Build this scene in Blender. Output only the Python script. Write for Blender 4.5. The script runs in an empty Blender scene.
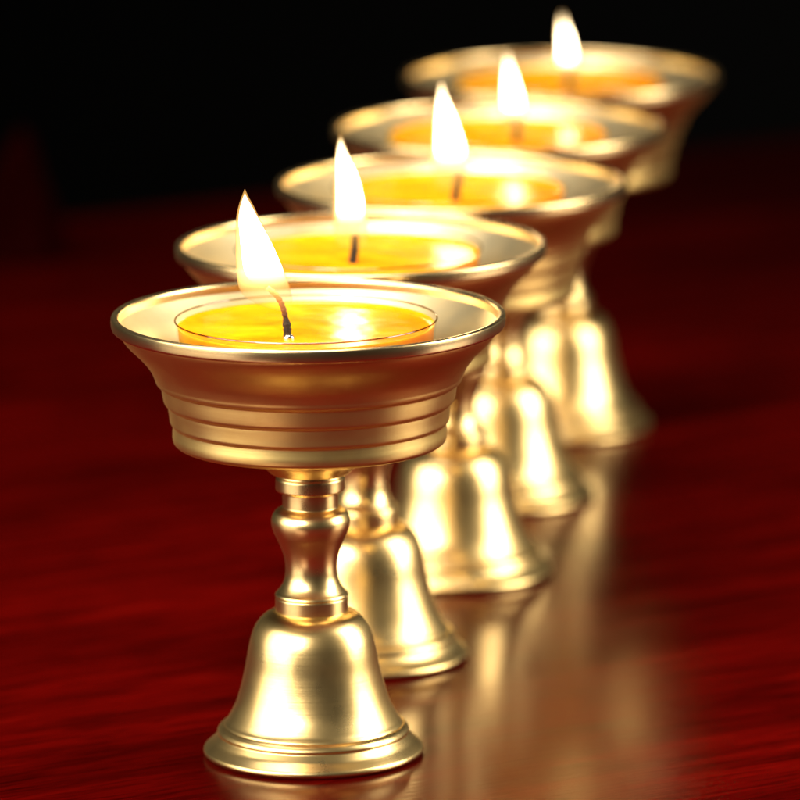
import bpy, bmesh, math, random
from mathutils import Vector, Matrix, Euler

# ------------------------------------------------------------------ set-up
# all coordinates below are in bowl diameters; U turns them into metres
U = 0.075
SC = bpy.context.scene
COL = SC.collection
R = math.radians
random.seed(7)

# ---- camera
CAM_POS = Vector((0.2332, -15.580, 4.107)) * U
PITCH, ROLL, F_PX = 0.2009, -0.0093, 6182.0
cd = bpy.data.cameras.new('camera')
cam = bpy.data.objects.new('camera', cd)
COL.objects.link(cam)
cam.matrix_world = (Matrix.Translation(CAM_POS) @ Matrix.Rotation(math.pi / 2 - PITCH, 4, 'X')
                    @ Matrix.Rotation(ROLL, 4, 'Z'))
cd.sensor_width = 36.0
cd.lens = F_PX * 36.0 / 800.0
cd.clip_start = 0.05
cd.clip_end = 50.0
cd.dof.use_dof = True
cd.dof.focus_distance = 15.62 * U
cd.dof.aperture_fstop = (cd.lens / 1000.0) / (0.250 * U)
SC.camera = cam

# ---- world: a black room
w = bpy.data.worlds.new('World')
SC.world = w
w.use_nodes = True
w.node_tree.nodes['Background'].inputs[0].default_value = (0.55, 0.50, 0.45, 1)
w.node_tree.nodes['Background'].inputs[1].default_value = 0.002

# ---- studio lamps (two large soft boxes, one soft top light) and an added fill
def area(name, loc, aim, sx, sy, power, col, spread):
    l = bpy.data.lights.new(name, 'AREA')
    l.shape = 'RECTANGLE'
    l.size, l.size_y = sx * U, sy * U
    l.energy = power
    l.color = col
    l.spread = R(spread)
    o = bpy.data.objects.new(name, l)
    COL.objects.link(o)
    o.location = Vector(loc) * U
    o.rotation_euler = (Vector(aim) - Vector(loc)).to_track_quat('-Z', 'Y').to_euler()
    return o
area('softbox', (-7.4, -3.0, 4.0), (0.3, 1.6, 0.8), 9.0, 7.0, 2.25, (1.0, 0.92, 0.77), 95)
area('softbox', (7.4, 0.6, 4.0), (0.4, 1.8, 0.8), 4.6, 7.0, 2.05, (1.0, 0.91, 0.75), 95)
area('top_light', (-1.2, 0.8, 8.6), (0.2, 1.6, 0.6), 4.4, 5.5, 1.1, (1.0, 0.93, 0.84), 80)
area('front_fill', (-5.5, -8.5, 6.0), (-1.0, -0.8, 0.0), 4.5, 4.0, 0.52, (1.0, 0.90, 0.76), 45)  # extra fill, added to lift the brass and the near left of the table

# ---- view
SC.view_settings.view_transform = 'Standard'
SC.view_settings.look = 'None'
SC.view_settings.exposure = 0.0
SC.view_settings.gamma = 1.0
SC.cycles.use_denoising = True
SC.cycles.max_bounces = 10
SC.cycles.transparent_max_bounces = 16
SC.cycles.sample_clamp_indirect = 6.0
SC.cycles.caustics_reflective = False
SC.cycles.caustics_refractive = False

# ------------------------------------------------------------------ helpers
def new_mat(name):
    m = bpy.data.materials.new(name)
    m.use_nodes = True
    nt = m.node_tree
    nt.nodes.clear()
    out = nt.nodes.new('ShaderNodeOutputMaterial')
    return m, nt, out

def node(nt, kind, **kw):
    n = nt.nodes.new(kind)
    for k, v in kw.items():
        if k.startswith('i_'):
            key = k[2:]
            n.inputs[int(key) if key.isdigit() else key.replace('_', ' ')].default_value = v
        else:
            setattr(n, k, v)
    return n

def ramp(nt, stops):
    n = nt.nodes.new('ShaderNodeValToRGB')
    e = n.color_ramp.elements
    while len(e) < len(stops):
        e.new(0.5)
    for el, (p, c) in zip(e, stops):
        el.position = p
        el.color = (*c, 1) if len(c) == 3 else c
    return n

def link_mesh(name, bm, mat, parent=None, smooth=True, sharp=35):
    bmesh.ops.recalc_face_normals(bm, faces=bm.faces)
    me = bpy.data.meshes.new(name)
    bm.to_mesh(me)
    bm.free()
    me.materials.append(mat)
    for p in me.polygons:
        p.use_smooth = smooth
    if smooth and sharp:
        me.set_sharp_from_angle(angle=R(sharp))
    o = bpy.data.objects.new(name, me)
    COL.objects.link(o)
    if parent:
        o.parent = parent
    return o

def fillet(pts):
    """pts: (r, z) or (r, z, fillet radius) -> polyline with rounded corners"""
    out = []
    n = len(pts)
    for i, p in enumerate(pts):
        rad = p[2] if len(p) > 2 else 0
        P = Vector(p[:2])
        if rad <= 0 or i in (0, n - 1):
            out.append(P)
            continue
        a = Vector(pts[i - 1][:2]) - P
        b = Vector(pts[i + 1][:2]) - P
        la, lb = a.length, b.length
        t = min(rad, la * 0.45, lb * 0.45)
        A, B = P + a / la * t, P + b / lb * t
        for k in range(6):
            s = k / 5
            out.append((1 - s) ** 2 * A + 2 * s * (1 - s) * P + s * s * B)
    return out

def lathe(profile, seg=144, close=False):
    """revolve an (r, z) polyline; r = 0 ends become poles; close joins last to first"""
    bm = bmesh.new()
    rings = []
    for p in profile:
        r, z = p[0] * U, p[1] * U
        if r < 1e-7:
            rings.append([bm.verts.new((0, 0, z))])
        else:
            rings.append([bm.verts.new((r * math.cos(2 * math.pi * k / seg), r * math.sin(2 * math.pi * k / seg), z))
                          for k in range(seg)])
    pairs = list(zip(rings[:-1], rings[1:]))
    if close:
        pairs.append((rings[-1], rings[0]))
    for a, b in pairs:
        for k in range(seg):
            q = (k + 1) % seg
            vs = []
            for v in ((a[k % len(a)]), (a[q % len(a)]), (b[q % len(b)]), (b[k % len(b)])):
                if v not in vs:
                    vs.append(v)
            if len(vs) > 2:
                bm.faces.new(vs)
    return bm

def spline(pts, n):
    """Catmull-Rom through pts, n steps per span"""
    P = [Vector(p) for p in pts]
    P = [P[0] * 2 - P[1]] + P + [P[-1] * 2 - P[-2]]
    out = []
    for i in range(1, len(P) - 2):
        for k in range(n):
            t = k / n
            a, b, c, d = P[i - 1], P[i], P[i + 1], P[i + 2]
            out.append(0.5 * ((2 * b) + (c - a) * t + (2 * a - 5 * b + 4 * c - d) * t * t + (3 * b - a - 3 * c + d) * t ** 3))
    out.append(P[-2])
    return out

def tube(path, radii, seg=14, cap=True):
    bm = bmesh.new()
    rings = []
    for i, p in enumerate(path):
        d = (path[min(i + 1, len(path) - 1)] - path[max(i - 1, 0)]).normalized()
        x = d.cross(Vector((0, 1, 0.13))).normalized()
        y = d.cross(x)
        rings.append([bm.verts.new((p + (x * math.cos(2 * math.pi * k / seg) + y * math.sin(2 * math.pi * k / seg)) * radii[i]) * U)
                      for k in range(seg)])
    for a, b in zip(rings[:-1], rings[1:]):
        for k in range(seg):
            bm.faces.new((a[k], a[(k + 1) % seg], b[(k + 1) % seg], b[k]))
    if cap:
        bm.faces.new(rings[0]); bm.faces.new(rings[-1])
    return bm

# ------------------------------------------------------------------ materials
def brass(name, col, rough, aniso, groove, dull):
    m, nt, out = new_mat(name)
    L = nt.links.new
    tc = node(nt, 'ShaderNodeTexCoord')
    # lathe marks: noise that only varies with height (and very slowly round the piece)
    mp = node(nt, 'ShaderNodeMapping')
    mp.inputs['Scale'].default_value = (10, 10, 2300)
    L(tc.outputs['Object'], mp.inputs[0])
    n1 = node(nt, 'ShaderNodeTexNoise', i_Scale=1.0, i_Detail=3.0)
    L(mp.outputs[0], n1.inputs['Vector'])
    # blotchy handling marks
    n2 = node(nt, 'ShaderNodeTexNoise', i_Scale=90.0, i_Detail=5.0, i_Roughness=0.62)
    L(tc.outputs['Object'], n2.inputs['Vector'])
    n3 = node(nt, 'ShaderNodeTexNoise', i_Scale=1500.0, i_Detail=2.0)
    L(tc.outputs['Object'], n3.inputs['Vector'])
    cr = ramp(nt, [(0.30, dull), (0.62, col)])
    L(n2.outputs['Fac'], cr.inputs[0])
    rr = node(nt, 'ShaderNodeMapRange', i_From_Min=0.3, i_From_Max=0.7, i_To_Min=rough * 1.12, i_To_Max=rough * 0.94)
    L(n2.outputs['Fac'], rr.inputs[0])
    add = node(nt, 'ShaderNodeMath', operation='MULTIPLY_ADD', i_1=0.35)
    L(n3.outputs['Fac'], add.inputs[0]); L(n1.outputs['Fac'], add.inputs[2])
    bp = node(nt, 'ShaderNodeBump', i_Strength=groove, i_Distance=0.00003)
    L(add.outputs[0], bp.inputs['Height'])
    tg = node(nt, 'ShaderNodeTangent', direction_type='RADIAL', axis='Z')
    b = node(nt, 'ShaderNodeBsdfPrincipled', i_Metallic=1.0, i_Anisotropic=aniso)
    L(cr.outputs[0], b.inputs['Base Color']); L(rr.outputs[0], b.inputs['Roughness'])
    L(bp.outputs[0], b.inputs['Normal']); L(tg.outputs[0], b.inputs['Tangent'])
    L(b.outputs[0], out.inputs['Surface'])
    return m

M_BOWL = brass('satin_brass', (0.95, 0.70, 0.27), 0.36, 0.30, 0.42, (0.88, 0.61, 0.21))
M_RIM = brass('polished_rim_brass', (0.94, 0.72, 0.38), 0.25, 0.20, 0.20, (0.88, 0.62, 0.28))
M_LINING = brass('bright_brass_lining', (0.95, 0.80, 0.48), 0.38, 0.30, 0.25, (0.89, 0.70, 0.36))
M_STEM = brass('polished_brass', (0.95, 0.71, 0.33), 0.28, 0.20, 0.30, (0.90, 0.64, 0.26))
M_BASE = brass('brushed_brass', (0.94, 0.69, 0.30), 0.28, 0.40, 0.42, (0.90, 0.63, 0.25))

def table_mat():
    m, nt, out = new_mat('red_lacquered_wood')
    L = nt.links.new
    tc = node(nt, 'ShaderNodeTexCoord')
    # long grain along the table's own length
    mp = node(nt, 'ShaderNodeMapping'); mp.inputs['Scale'].default_value = (12, 125, 60)
    L(tc.outputs['Object'], mp.inputs[0])
    g1 = node(nt, 'ShaderNodeTexNoise', i_Scale=1.0, i_Detail=7.0, i_Roughness=0.62, i_Distortion=0.7)
    L(mp.outputs[0], g1.inputs['Vector'])
    mp2 = node(nt, 'ShaderNodeMapping'); mp2.inputs['Scale'].default_value = (60, 700, 300)
    L(tc.outputs['Object'], mp2.inputs[0])
    g2 = node(nt, 'ShaderNodeTexNoise', i_Scale=1.0, i_Detail=4.0, i_Roughness=0.6, i_Distortion=0.3)
    L(mp2.outputs[0], g2.inputs['Vector'])
    mp3 = node(nt, 'ShaderNodeMapping'); mp3.inputs['Scale'].default_value = (3.5, 15, 10)
    L(tc.outputs['Object'], mp3.inputs[0])
    g3 = node(nt, 'ShaderNodeTexNoise', i_Scale=1.0, i_Detail=3.0, i_Distortion=1.4)
    L(mp3.outputs[0], g3.inputs['Vector'])
    c1 = ramp(nt, [(0.26, (0.040, 0.0006, 0.0004)), (0.45, (0.076, 0.0008, 0.0004)), (0.60, (0.112, 0.0012, 0.0006)), (0.82, (0.185, 0.004, 0.0015))])
    L(g1.outputs['Fac'], c1.inputs[0])
    c2 = ramp(nt, [(0.36, (0.40, 0.34, 0.34)), (0.52, (1, 1, 1))])
    L(g2.outputs['Fac'], c2.inputs[0])
    c3 = ramp(nt, [(0.34, (0.58, 0.52, 0.52)), (0.60, (1, 1, 1))])
    L(g3.outputs['Fac'], c3.inputs[0])
    m1 = node(nt, 'ShaderNodeMix', data_type='RGBA', blend_type='MULTIPLY'); m1.inputs[0].default_value = 0.75
    L(c1.outputs[0], m1.inputs[6]); L(c2.outputs[0], m1.inputs[7])
    m2 = node(nt, 'ShaderNodeMix', data_type='RGBA', blend_type='MULTIPLY'); m2.inputs[0].default_value = 0.9
    L(m1.outputs[2], m2.inputs[6]); L(c3.outputs[0], m2.inputs[7])
    rg = node(nt, 'ShaderNodeMapRange', i_From_Min=0.3, i_From_Max=0.7, i_To_Min=0.14, i_To_Max=0.21)
    L(g3.outputs['Fac'], rg.inputs[0])
    bp = node(nt, 'ShaderNodeBump', i_Strength=0.10, i_Distance=0.0002)
    L(g2.outputs['Fac'], bp.inputs['Height'])
    b = node(nt, 'ShaderNodeBsdfPrincipled', i_IOR=1.30)
    b.inputs['Specular Tint'].default_value = (1.0, 0.42, 0.17, 1)
    L(m2.outputs[2], b.inputs['Base Color']); L(rg.outputs[0], b.inputs['Roughness']); L(bp.outputs[0], b.inputs['Normal'])
    L(b.outputs[0], out.inputs['Surface'])
    return m

def wax_mat():
    m, nt, out = new_mat('yellow_wax')
    L = nt.links.new
    tc = node(nt, 'ShaderNodeTexCoord')
    n1 = node(nt, 'ShaderNodeTexNoise', i_Scale=70.0, i_Detail=2.0, i_Distortion=0.8)
    L(tc.outputs['Object'], n1.inputs['Vector'])
    c = ramp(nt, [(0.34, (0.94, 0.28, 0.003)), (0.50, (0.97, 0.37, 0.004)), (0.60, (0.99, 0.44, 0.006)), (0.72, (0.99, 0.52, 0.015))])
    L(n1.outputs['Fac'], c.inputs[0])
    n2 = node(nt, 'ShaderNodeTexNoise', i_Scale=160.0, i_Detail=1.0)
    L(tc.outputs['Object'], n2.inputs['Vector'])
    bp = node(nt, 'ShaderNodeBump', i_Strength=0.5, i_Distance=0.0008)
    L(n2.outputs['Fac'], bp.inputs['Height'])
    b = node(nt, 'ShaderNodeBsdfPrincipled', i_Roughness=0.24, i_IOR=1.36)
    L(bp.outputs[0], b.inputs['Normal'])
    b.inputs['Subsurface Weight'].default_value = 0.45
    b.inputs['Subsurface Radius'].default_value = (1.0, 0.55, 0.05)
    b.inputs['Subsurface Scale'].default_value = 0.003
    L(c.outputs[0], b.inputs['Base Color'])
    L(b.outputs[0], out.inputs['Surface'])
    return m

def cup_mat(name, gloss, tint):
    m, nt, out = new_mat(name)
    L = nt.links.new
    t = node(nt, 'ShaderNodeBsdfTransparent'); t.inputs[0].default_value = (*tint, 1)
    g = node(nt, 'ShaderNodeBsdfGlossy', i_Roughness=0.08)
    mx = node(nt, 'ShaderNodeMixShader'); mx.inputs[0].default_value = gloss
    L(t.outputs[0], mx.inputs[1]); L(g.outputs[0], mx.inputs[2])
    L(mx.outputs[0], out.inputs['Surface'])
    return m

def wick_mat(name='charred_wick', glow=1.0):
    m, nt, out = new_mat(name)
    L = nt.links.new
    tc = node(nt, 'ShaderNodeTexCoord')
    sp = node(nt, 'ShaderNodeSeparateXYZ'); L(tc.outputs['Generated'], sp.inputs[0])
    n1 = node(nt, 'ShaderNodeTexNoise', i_Scale=2200.0, i_Detail=3.0); L(tc.outputs['Object'], n1.inputs['Vector'])
    cr = ramp(nt, [(0.0, (0.012, 0.008, 0.006)), (0.40, (0.02, 0.012, 0.008)), (0.62, (0.008 + 0.152 * glow, 0.006 + 0.049 * glow, 0.005 + 0.015 * glow)), (1.0, (0.008 + 0.492 * glow, 0.006 + 0.214 * glow, 0.005 + 0.055 * glow))])
    L(sp.outputs['Z'], cr.inputs[0])
    em = ramp(nt, [(0.45, (0, 0, 0)), (0.8, (0.35, 0.10, 0.02)), (1.0, (2.2, 0.9, 0.25))])
    L(sp.outputs['Z'], em.inputs[0])
    bp = node(nt, 'ShaderNodeBump', i_Strength=0.9, i_Distance=0.0004); L(n1.outputs['Fac'], bp.inputs['Height'])
    b = node(nt, 'ShaderNodeBsdfPrincipled', i_Roughness=0.75)
    L(cr.outputs[0], b.inputs['Base Color']); L(bp.outputs[0], b.inputs['Normal'])
    L(em.outputs[0], b.inputs['Emission Color']); b.inputs['Emission Strength'].default_value = glow
    L(b.outputs[0], out.inputs['Surface'])
    return m

def flame_mat(name, col, peak, skin, vol):
    """luminous gas, brightest in its middle, see-through at its foot, dimmer at its tip"""
    m, nt, out = new_mat(name)
    L = nt.links.new
    tc = node(nt, 'ShaderNodeTexCoord')
    sp = node(nt, 'ShaderNodeSeparateXYZ'); L(tc.outputs['Generated'], sp.inputs[0])
    prof = ramp(nt, [(0.0, (0, 0, 0)), (0.08, (0.014,) * 3), (0.18, (0.10,) * 3), (0.32, (1, 1, 1)), (0.62, (0.8,) * 3), (0.86, (0.22,) * 3), (1.0, (0.06,) * 3)])
    L(sp.outputs['Z'], prof.inputs[0])
    st = node(nt, 'ShaderNodeMath', operation='MULTIPLY', i_1=peak)
    L(prof.outputs[0], st.inputs[0])
    e = node(nt, 'ShaderNodeEmission'); e.inputs[0].default_value = (*col, 1)
    t = node(nt, 'ShaderNodeBsdfTransparent')
    mx = node(nt, 'ShaderNodeMixShader')
    al = ramp(nt, [(0.0, (0, 0, 0)), (0.06, (0.25 * skin,) * 3), (0.22, (skin,) * 3)])
    L(sp.outputs['Z'], al.inputs[0]); L(al.outputs[0], mx.inputs[0])
    if vol:
        e.inputs[1].default_value = peak
        ve = node(nt, 'ShaderNodeEmission'); ve.inputs[0].default_value = (1.0, 0.52, 0.15, 1)
        vm = node(nt, 'ShaderNodeMath', operation='MULTIPLY', i_1=vol)
        L(prof.outputs[0], vm.inputs[0]); L(vm.outputs[0], ve.inputs[1])
        L(ve.outputs[0], out.inputs['Volume'])
    else:
        L(st.outputs[0], e.inputs[1])
    L(t.outputs[0], mx.inputs[1]); L(e.outputs[0], mx.inputs[2])
    L(mx.outputs[0], out.inputs['Surface'])
    return m

def plain(name, col, rough, bump=0.0, scale=300, metallic=0.0):
    m, nt, out = new_mat(name)
    L = nt.links.new
    tc = node(nt, 'ShaderNodeTexCoord')
    n1 = node(nt, 'ShaderNodeTexNoise', i_Scale=float(scale), i_Detail=4.0); L(tc.outputs['Object'], n1.inputs['Vector'])
    cr = ramp(nt, [(0.3, tuple(c * 0.75 for c in col)), (0.7, col)])
    L(n1.outputs['Fac'], cr.inputs[0])
    b = node(nt, 'ShaderNodeBsdfPrincipled', i_Roughness=rough, i_Metallic=metallic)
    L(cr.outputs[0], b.inputs['Base Color'])
    if bump:
        bp = node(nt, 'ShaderNodeBump', i_Strength=bump, i_Distance=0.001); L(n1.outputs['Fac'], bp.inputs['Height'])
        L(bp.outputs[0], b.inputs['Normal'])
    L(b.outputs[0], out.inputs['Surface'])
    return m

M_TABLE = table_mat()
M_WAX = wax_mat()
M_CUP = cup_mat('clear_cup', 0.05, (0.97, 0.96, 0.93))
M_CUPRIM = cup_mat('clear_cup_rim', 0.14, (0.50, 0.36, 0.16))
M_WICK = wick_mat()
M_WICK_BLACK = wick_mat('black_wick', 0.0)
M_FLAME = flame_mat('flame_glow', (1.0, 0.50, 0.12), 1.0, 0.42, 900.0)
M_CORE = flame_mat('flame_heart', (1.0, 0.74, 0.40), 54.0, 0.9, 0)
M_BEAD = plain('wick_holder_metal', (0.85, 0.82, 0.76), 0.25, metallic=1.0)
M_DARK = plain('black_backdrop', (0.004, 0.004, 0.0042), 0.9)
M_CLOTH = plain('dark_red_cloth', (0.013, 0.0006, 0.0006), 1.0, 0.5, 60)
M_CLOTH.node_tree.nodes['Principled BSDF'].inputs['Specular IOR Level'].default_value = 0.0

# ------------------------------------------------------------------ setting
TA = R(31.4)                                     # the table stands turned to the view
def box(name, x0, x1, y0, y1, z0, z1, mat, bev=0.0):
    bm = bmesh.new()
    bmesh.ops.create_cube(bm, size=1.0)
    for v in bm.verts:
        v.co = Vector(((x0 + x1) / 2 + v.co.x * (x1 - x0), (y0 + y1) / 2 + v.co.y * (y1 - y0), (z0 + z1) / 2 + v.co.z * (z1 - z0))) * U
    if bev:
        bmesh.ops.bevel(bm, geom=list(bm.edges), offset=bev * U, segments=3, affect='EDGES', profile=0.5)
    return link_mesh(name, bm, mat, smooth=False)
tb = box('table_top', -13, 13, -14, 7.60, -0.45, 0.0, M_TABLE, 0.05)
tb.rotation_euler = (0, 0, TA)
tb['kind'] = 'structure'
bd = box('backdrop', -22, 22, 19.0, 19.3, -10, 16, M_DARK)
bd['kind'] = 'structure'

# a dim heap of red cloth at the back of the table
bm = bmesh.new()
nu, nv = 60, 26
rows = []
for j in range(nv + 1):
    t = j / nv
    row = []
    for i in range(nu):
        a = 2 * math.pi * i / nu
        r = 0.19 * (1 - t) ** 0.75 * (1 + 0.16 * math.sin(5 * a + 2 * t) + 0.07 * math.sin(11 * a - 3 * t)) + 0.004
        row.append(bm.verts.new(Vector((r * math.cos(a) + 0.05 * t * t, r * 0.8 * math.sin(a), 0.50 * t)) * U))
    rows.append(row)
for a, b in zip(rows[:-1], rows[1:]):
    for i in range(nu):
        bm.faces.new((a[i], a[(i + 1) % nu], b[(i + 1) % nu], b[i]))
bm.faces.new(rows[-1]); bm.faces.new(rows[0])
hc = link_mesh('red_cloth', bm, M_CLOTH)
hc.location = Vector((-1.22, 7.3, 0.002)) * U
hc['label'] = 'dim dark red peaked heap of cloth far back at the left of the table'
hc['category'] = 'cloth'

# ------------------------------------------------------------------ butter lamp
def empty(name, loc=(0, 0, 0)):
    o = bpy.data.objects.new(name, None)
    o.empty_display_size = 0.01
    o.location = Vector(loc) * U
    COL.objects.link(o)
    return o

lamp = empty('butter_lamp')
# bowl: outside from under the lip down to the stem seat, then back up the inside
flare = [tuple(v) for v in spline([(0.4900, 1.1310), (0.4840, 1.1160), (0.4660, 1.0920), (0.4340, 1.0600), (0.4110, 1.0310), (0.3985, 1.0060), (0.3955, 0.9960)], 5)]
outer = flare + [(0.3925, 0.9885, .003), (0.3815, 0.9835, .004), (0.3800, 0.9740, .004), (0.3770, 0.9540), (0.3745, 0.9410, .005),
                 (0.3715, 0.9350, .003), (0.3645, 0.9310, .004), (0.3635, 0.9220, .004), (0.3605, 0.9020), (0.3595, 0.8880, .005),
                 (0.3570, 0.8820, .003), (0.3520, 0.8785, .004), (0.3520, 0.8700, .004), (0.3535, 0.8480, .006), (0.3515, 0.8330, .010),
                 (0.3420, 0.8250, .012), (0.2900, 0.8140, .03), (0.2000, 0.8010, .03), (0.1350, 0.7800, .03), (0.0990, 0.7440, .008), (0.0, 0.7440)]
inner = [(0.0, 0.858), (0.320, 0.858, .02), (0.338, 0.872, .02), (0.350, 0.930, .03), (0.372, 0.990, .03), (0.400, 1.036, .03), (0.438, 1.082, .03), (0.470, 1.118, .02), (0.4885, 1.1400)]
bowl = link_mesh('bowl', lathe(fillet(inner[::-1] and [(0.4885, 1.1400)] + [p for p in outer]) , seg=160), M_BOWL, lamp, sharp=50)
liner = link_mesh('bowl_lining', lathe(fillet(inner), seg=160), M_LINING, bowl, sharp=50)
rim = link_mesh('rim', lathe(fillet([(0.4860, 1.1300), (0.4860, 1.1570, .004), (0.4905, 1.1630, .004), (0.5010, 1.1640, .002), (0.5058, 1.1605, .0025),
                                     (0.5066, 1.1480), (0.5052, 1.1330, .003), (0.5000, 1.1285, .003), (0.4860, 1.1265)]), seg=200, close=True), M_RIM, bowl, sharp=30)
# stem
stem_p = [(0.0, 0.7480), (0.060, 0.7480)]
stem_p = [(0.0, 0.7520), (0.0860, 0.7520), (0.0850, 0.7400, .004), (0.0895, 0.7330, .004), (0.0900, 0.7030, .003), (0.0850, 0.6985, .003), (0.0728, 0.6960, .003), (0.0722, 0.6560, .004)]
bulb = [tuple(v) for v in spline([(0.0790, 0.6540), (0.0930, 0.6440), (0.1010, 0.6270), (0.1012, 0.6090), (0.0945, 0.5870), (0.0830, 0.5620), (0.0720, 0.5330),
                                 (0.0668, 0.5050), (0.0678, 0.4760), (0.0750, 0.4520), (0.0860, 0.4360), (0.0935, 0.4285)], 5)]
stem_q = [(0.0955, 0.4230, .003), (0.0925, 0.4195, .002), (0.0940, 0.4160, .002), (0.0945, 0.3800, .003), (0.0905, 0.3760), (0.0, 0.3760)]
stem = link_mesh('stem', lathe(fillet(stem_p + bulb + stem_q), seg=112), M_STEM, lamp, sharp=40)
# bell shaped foot
bell = [tuple(v) for v in spline([(0.0880, 0.3830), (0.1030, 0.3800), (0.1240, 0.3690), (0.1430, 0.3480), (0.1560, 0.3200), (0.1650, 0.2840), (0.1740, 0.2340),
                                 (0.1860, 0.1830), (0.2010, 0.1350), (0.2200, 0.0985), (0.2300, 0.0855)], 7)]
foot = [(0.0, 0.3840)] + bell + [(0.2325, 0.0805, .002), (0.2360, 0.0800, .003), (0.2450, 0.0735, .005), (0.2500, 0.0640, .005), (0.2475, 0.0580, .003), (0.2520, 0.0520, .003),
                                 (0.2610, 0.0400, .008), (0.2760, 0.0270, .006), (0.2850, 0.0190, .004), (0.2865, 0.0100, .004), (0.2800, 0.0040, .003), (0.2740, 0.0), (0.240, 0.0), (0.20, 0.03), (0.0, 0.10)]
base = link_mesh('base', lathe(fillet(foot), seg=160), M_BASE, lamp, sharp=40)

# ------------------------------------------------------------------ candle in a clear cup
candle = empty('cup_candle')
CZ = 0.2875                                        # height of the cup rim above its foot
WZ = CZ - 0.026                                    # wax level
cup = link_mesh('cup', lathe(fillet([(0.0, 0.0), (0.312, 0.0, .01), (0.3360, CZ - .002)]), seg=128), M_CUP, candle, sharp=50)
cr_pts = [(0.3362 + 0.0022 * math.cos(a), CZ + 0.0022 * math.sin(a)) for a in [2 * math.pi * k / 10 for k in range(10)]]
link_mesh('cup_rim', lathe(cr_pts, seg=160, close=True), M_CUPRIM, cup)
wax = link_mesh('wax', lathe(fillet([(0.0, 0.004), (0.308, 0.004, .01), (0.3300, WZ + .012), (0.3285, WZ + .010), (0.3170, WZ + .002, .006), (0.28, WZ), (0.15, WZ - .001), (0.0, WZ - .001)]), seg=128), M_WAX, candle, sharp=60)

def px(x, h):                                      # picture-plane offsets of the nearest flame, in 1/394 diameters
    return Vector((x / 394.0, 0, h / 394.0))
wick_path = [Vector(v) for v in spline([px(0, -4), px(-0.5, 8), px(-2, 20), px(-5, 32), px(-11, 43), px(-20, 51)], 6)]
wr = [0.0088 + 0.0014 * math.sin(i * 2.4) for i in range(len(wick_path))]
for i in range(len(wr)):
    wr[i] *= 1.18 if i < 11 else 0.80
wick = link_mesh('wick', tube(wick_path, wr), M_WICK, candle, sharp=0)
bm = bmesh.new()
bmesh.ops.create_uvsphere(bm, u_segments=20, v_segments=12, radius=0.015 * U, matrix=Matrix.Scale(0.7, 4, (0, 0, 1)))
bead = link_mesh('wick_holder', bm, M_BEAD, wick, sharp=0)
bead.location = Vector((0.002, -0.006, 0.0)) * U

def flame_bm(rings, k, lift):
    """rings: (left x, left h, right x, right h); k scales the thickness"""
    L_ = spline([(a, b) for a, b, c, d in rings], 5)
    R_ = spline([(c, d) for a, b, c, d in rings], 5)
    bm = bmesh.new()
    seg = 40
    rows = []
    for l, r in zip(L_, R_):
        c = (l + r) / 2
        h = (r - l) / 2 * k
        d = h.length * 0.92
        row = []
        for i in range(seg):
            a = 2 * math.pi * i / seg
            q = c + h * math.cos(a)
            row.append(bm.verts.new(Vector((q.x / 394.0, d * math.sin(a) / 394.0, (q.y + lift) / 394.0)) * U))
        rows.append(row)
    for a, b in zip(rows[:-1], rows[1:]):
        for i in range(seg):
            bm.faces.new((a[i], a[(i + 1) % seg], b[(i + 1) % seg], b[i]))
    bm.faces.new(rows[0]); bm.faces.new(rows[-1])
    return bm
F1 = [(-22, 36, -10, 31), (-36, 39, 2, 27), (-45, 45, 5, 31), (-49, 54, 5, 40), (-50.5, 66, 2, 53), (-51, 80, -4, 70), (-51, 94, -11, 88), (-51, 108, -19, 105),
      (-50, 122, -26.5, 121), (-47.5, 134, -32.5, 134), (-44.5, 143, -37.3, 143), (-41.4, 151, -40.8, 151)]
F2 = [(-4, 14, 2, 14), (-15, 18, 9, 17), (-20, 28, 15, 26), (-21, 42, 16, 41), (-20.5, 58, 15, 57), (-20, 76, 12, 75), (-19.5, 94, 7, 94),
      (-18.5, 110, 0, 110), (-17, 123, -5.5, 123), (-15, 134, -9.5, 134), (-12.8, 142, -12.3, 142)]
F3 = [(-5, 12, 1, 12), (-18, 16, 8, 16), (-25, 26, 14, 26), (-27, 42, 16, 42), (-27, 60, 14, 60), (-26, 78, 9, 78), (-24.5, 97, 3, 97),
      (-22.5, 114, -4, 114), (-20, 130, -10, 130), (-18, 141, -13.5, 141), (-16.3, 149, -15.9, 149)]
def flame(rings, parent):
    f = link_mesh('flame', flame_bm(rings, 1.0, 0), M_FLAME, parent, sharp=0)
    cy = sum(r[1] + r[3] for r in rings) / (2 * len(rings))
    top, bot = rings[-1][1], rings[0][1]
    core_r = []
    for a, b, c, d in rings[1:]:                   # the heart starts above the wick and stops short of the tip
        core_r.append((a, bot + 19 + (b - bot) * (top - bot - 23) / (top - bot), c, bot + 19 + (d - bot) * (top - bot - 23) / (top - bot)))
    a, b, c, d = core_r[0]
    core_r.insert(0, (a * 0.6 + c * 0.4, b * 0.6 + d * 0.4 - 2, a * 0.4 + c * 0.6, b * 0.4 + d * 0.6 - 2))
    link_mesh('flame_core', flame_bm(core_r, 0.76, 0), M_CORE, f, sharp=0)
    return f
flame(F1, candle)

SHORT_WICK = []
for sx, top in ((5, 33), (3, 30)):
    sp_ = [Vector(v) for v in spline([px(-1, -4), px(0, 6), px(1.5, 15), px(sx * 0.6, 24), px(sx, top)], 6)]
    o = link_mesh('wick', tube(sp_, [0.0130 + 0.0014 * math.sin(i * 2.1) - 0.0035 * i / len(sp_) for i in range(len(sp_))]), M_WICK_BLACK, None, sharp=0)
    SHORT_WICK.append(o.data)
    bpy.data.objects.remove(o)

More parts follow.
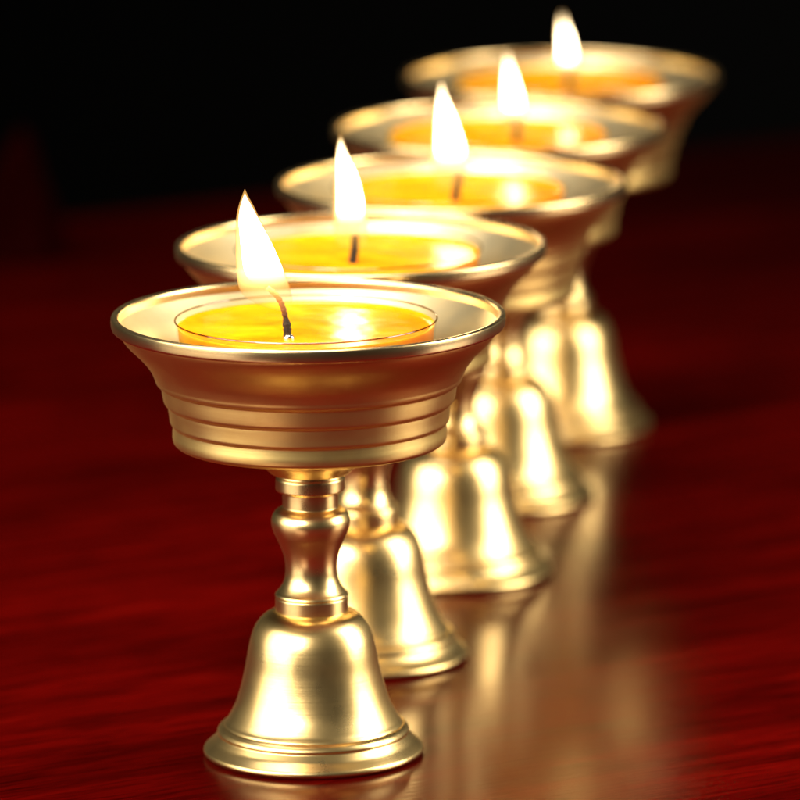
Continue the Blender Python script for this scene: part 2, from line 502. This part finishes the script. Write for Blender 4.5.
# ------------------------------------------------------------------ five of each, in a row
SPOTS = [(0, 0), (0.1302, 1.0315), (0.3882, 2.0469), (0.5443, 3.0698), (0.7617, 4.1273)]
LAMP_LABEL = ['brass butter lamp standing nearest in the row, in sharp focus with bell base fully visible',
              'brass butter lamp standing second in the row, directly behind the sharp one',
              'middle brass butter lamp of the row of five, with two lamps before and two behind',
              'blurred brass butter lamp fourth in the row, just in front of the most distant lamp',
              'most blurred brass butter lamp at the far back end of the row']
CAND_LABEL = ['lit yellow candle in clear cup with long bent wick, in the nearest brass lamp',
              'lit yellow candle with short upright dark wick, in the second brass lamp of the row',
              'lit yellow candle in the bowl of the middle brass lamp of five',
              'lit blurred yellow candle in the fourth brass lamp, next to last in the row',
              'lit blurred yellow candle with smallest flame, in the farthest brass lamp']
# wick offsets (x, y), flame rings, size, turn
WICKS = [(-0.045, -0.115, F1, 1.0, 1.0), (-0.014, -0.085, F2, 0.98, 0.98), (0.016, -0.12, F3, 0.94, 0.94), (0.056, -0.10, F3, 0.64, 0.76), (0.026, -0.12, F2, 0.58, 0.70)]

def clone(o, parent=None):
    c = o.copy()
    COL.objects.link(c)
    c.parent = parent
    for ch in [k for k in SC.objects if k.parent == o]:
        clone(ch, c)
    return c

for i, (x, y) in enumerate(SPOTS):
    l = lamp if i == 0 else clone(lamp)
    l.location = Vector((x, y, 0.0)) * U
    l.rotation_euler = (0, 0, i * 1.1)
    l['label'] = LAMP_LABEL[i]; l['category'] = 'butter lamp'; l['group'] = 'brass butter lamps in a row'
for i, (x, y) in enumerate(SPOTS):
    c = candle if i == 0 else clone(candle)
    c.location = Vector((x - 0.006, y, 0.8615)) * U
    c['label'] = CAND_LABEL[i]; c['category'] = 'candle'; c['group'] = 'lit candles in the lamps'
bpy.context.view_layer.update()
for i, c in enumerate([o for o in SC.objects if o.name.startswith('cup_candle')]):
    wx, wy, rings, s, h = WICKS[i]
    for ch in [k for k in SC.objects if k.parent == c]:
        kind = ch.name.split('.')[0]
        if kind == 'wick':
            ch.location = Vector((wx, wy, WZ)) * U
            if i in (1, 2, 3, 4):
                ch.data = SHORT_WICK[i % 2]
                for k in [k for k in SC.objects if k.parent == ch]:
                    bpy.data.objects.remove(k)
        elif kind == 'flame':
            if i > 0:                              # a flame of its own shape
                kids = [k for k in SC.objects if k.parent == ch]
                for k in kids:
                    bpy.data.objects.remove(k)
                bpy.data.objects.remove(ch)
                ch = flame(rings, c)
            ch.location = Vector((wx, wy, WZ)) * U
            ch.scale = (s, s, h)
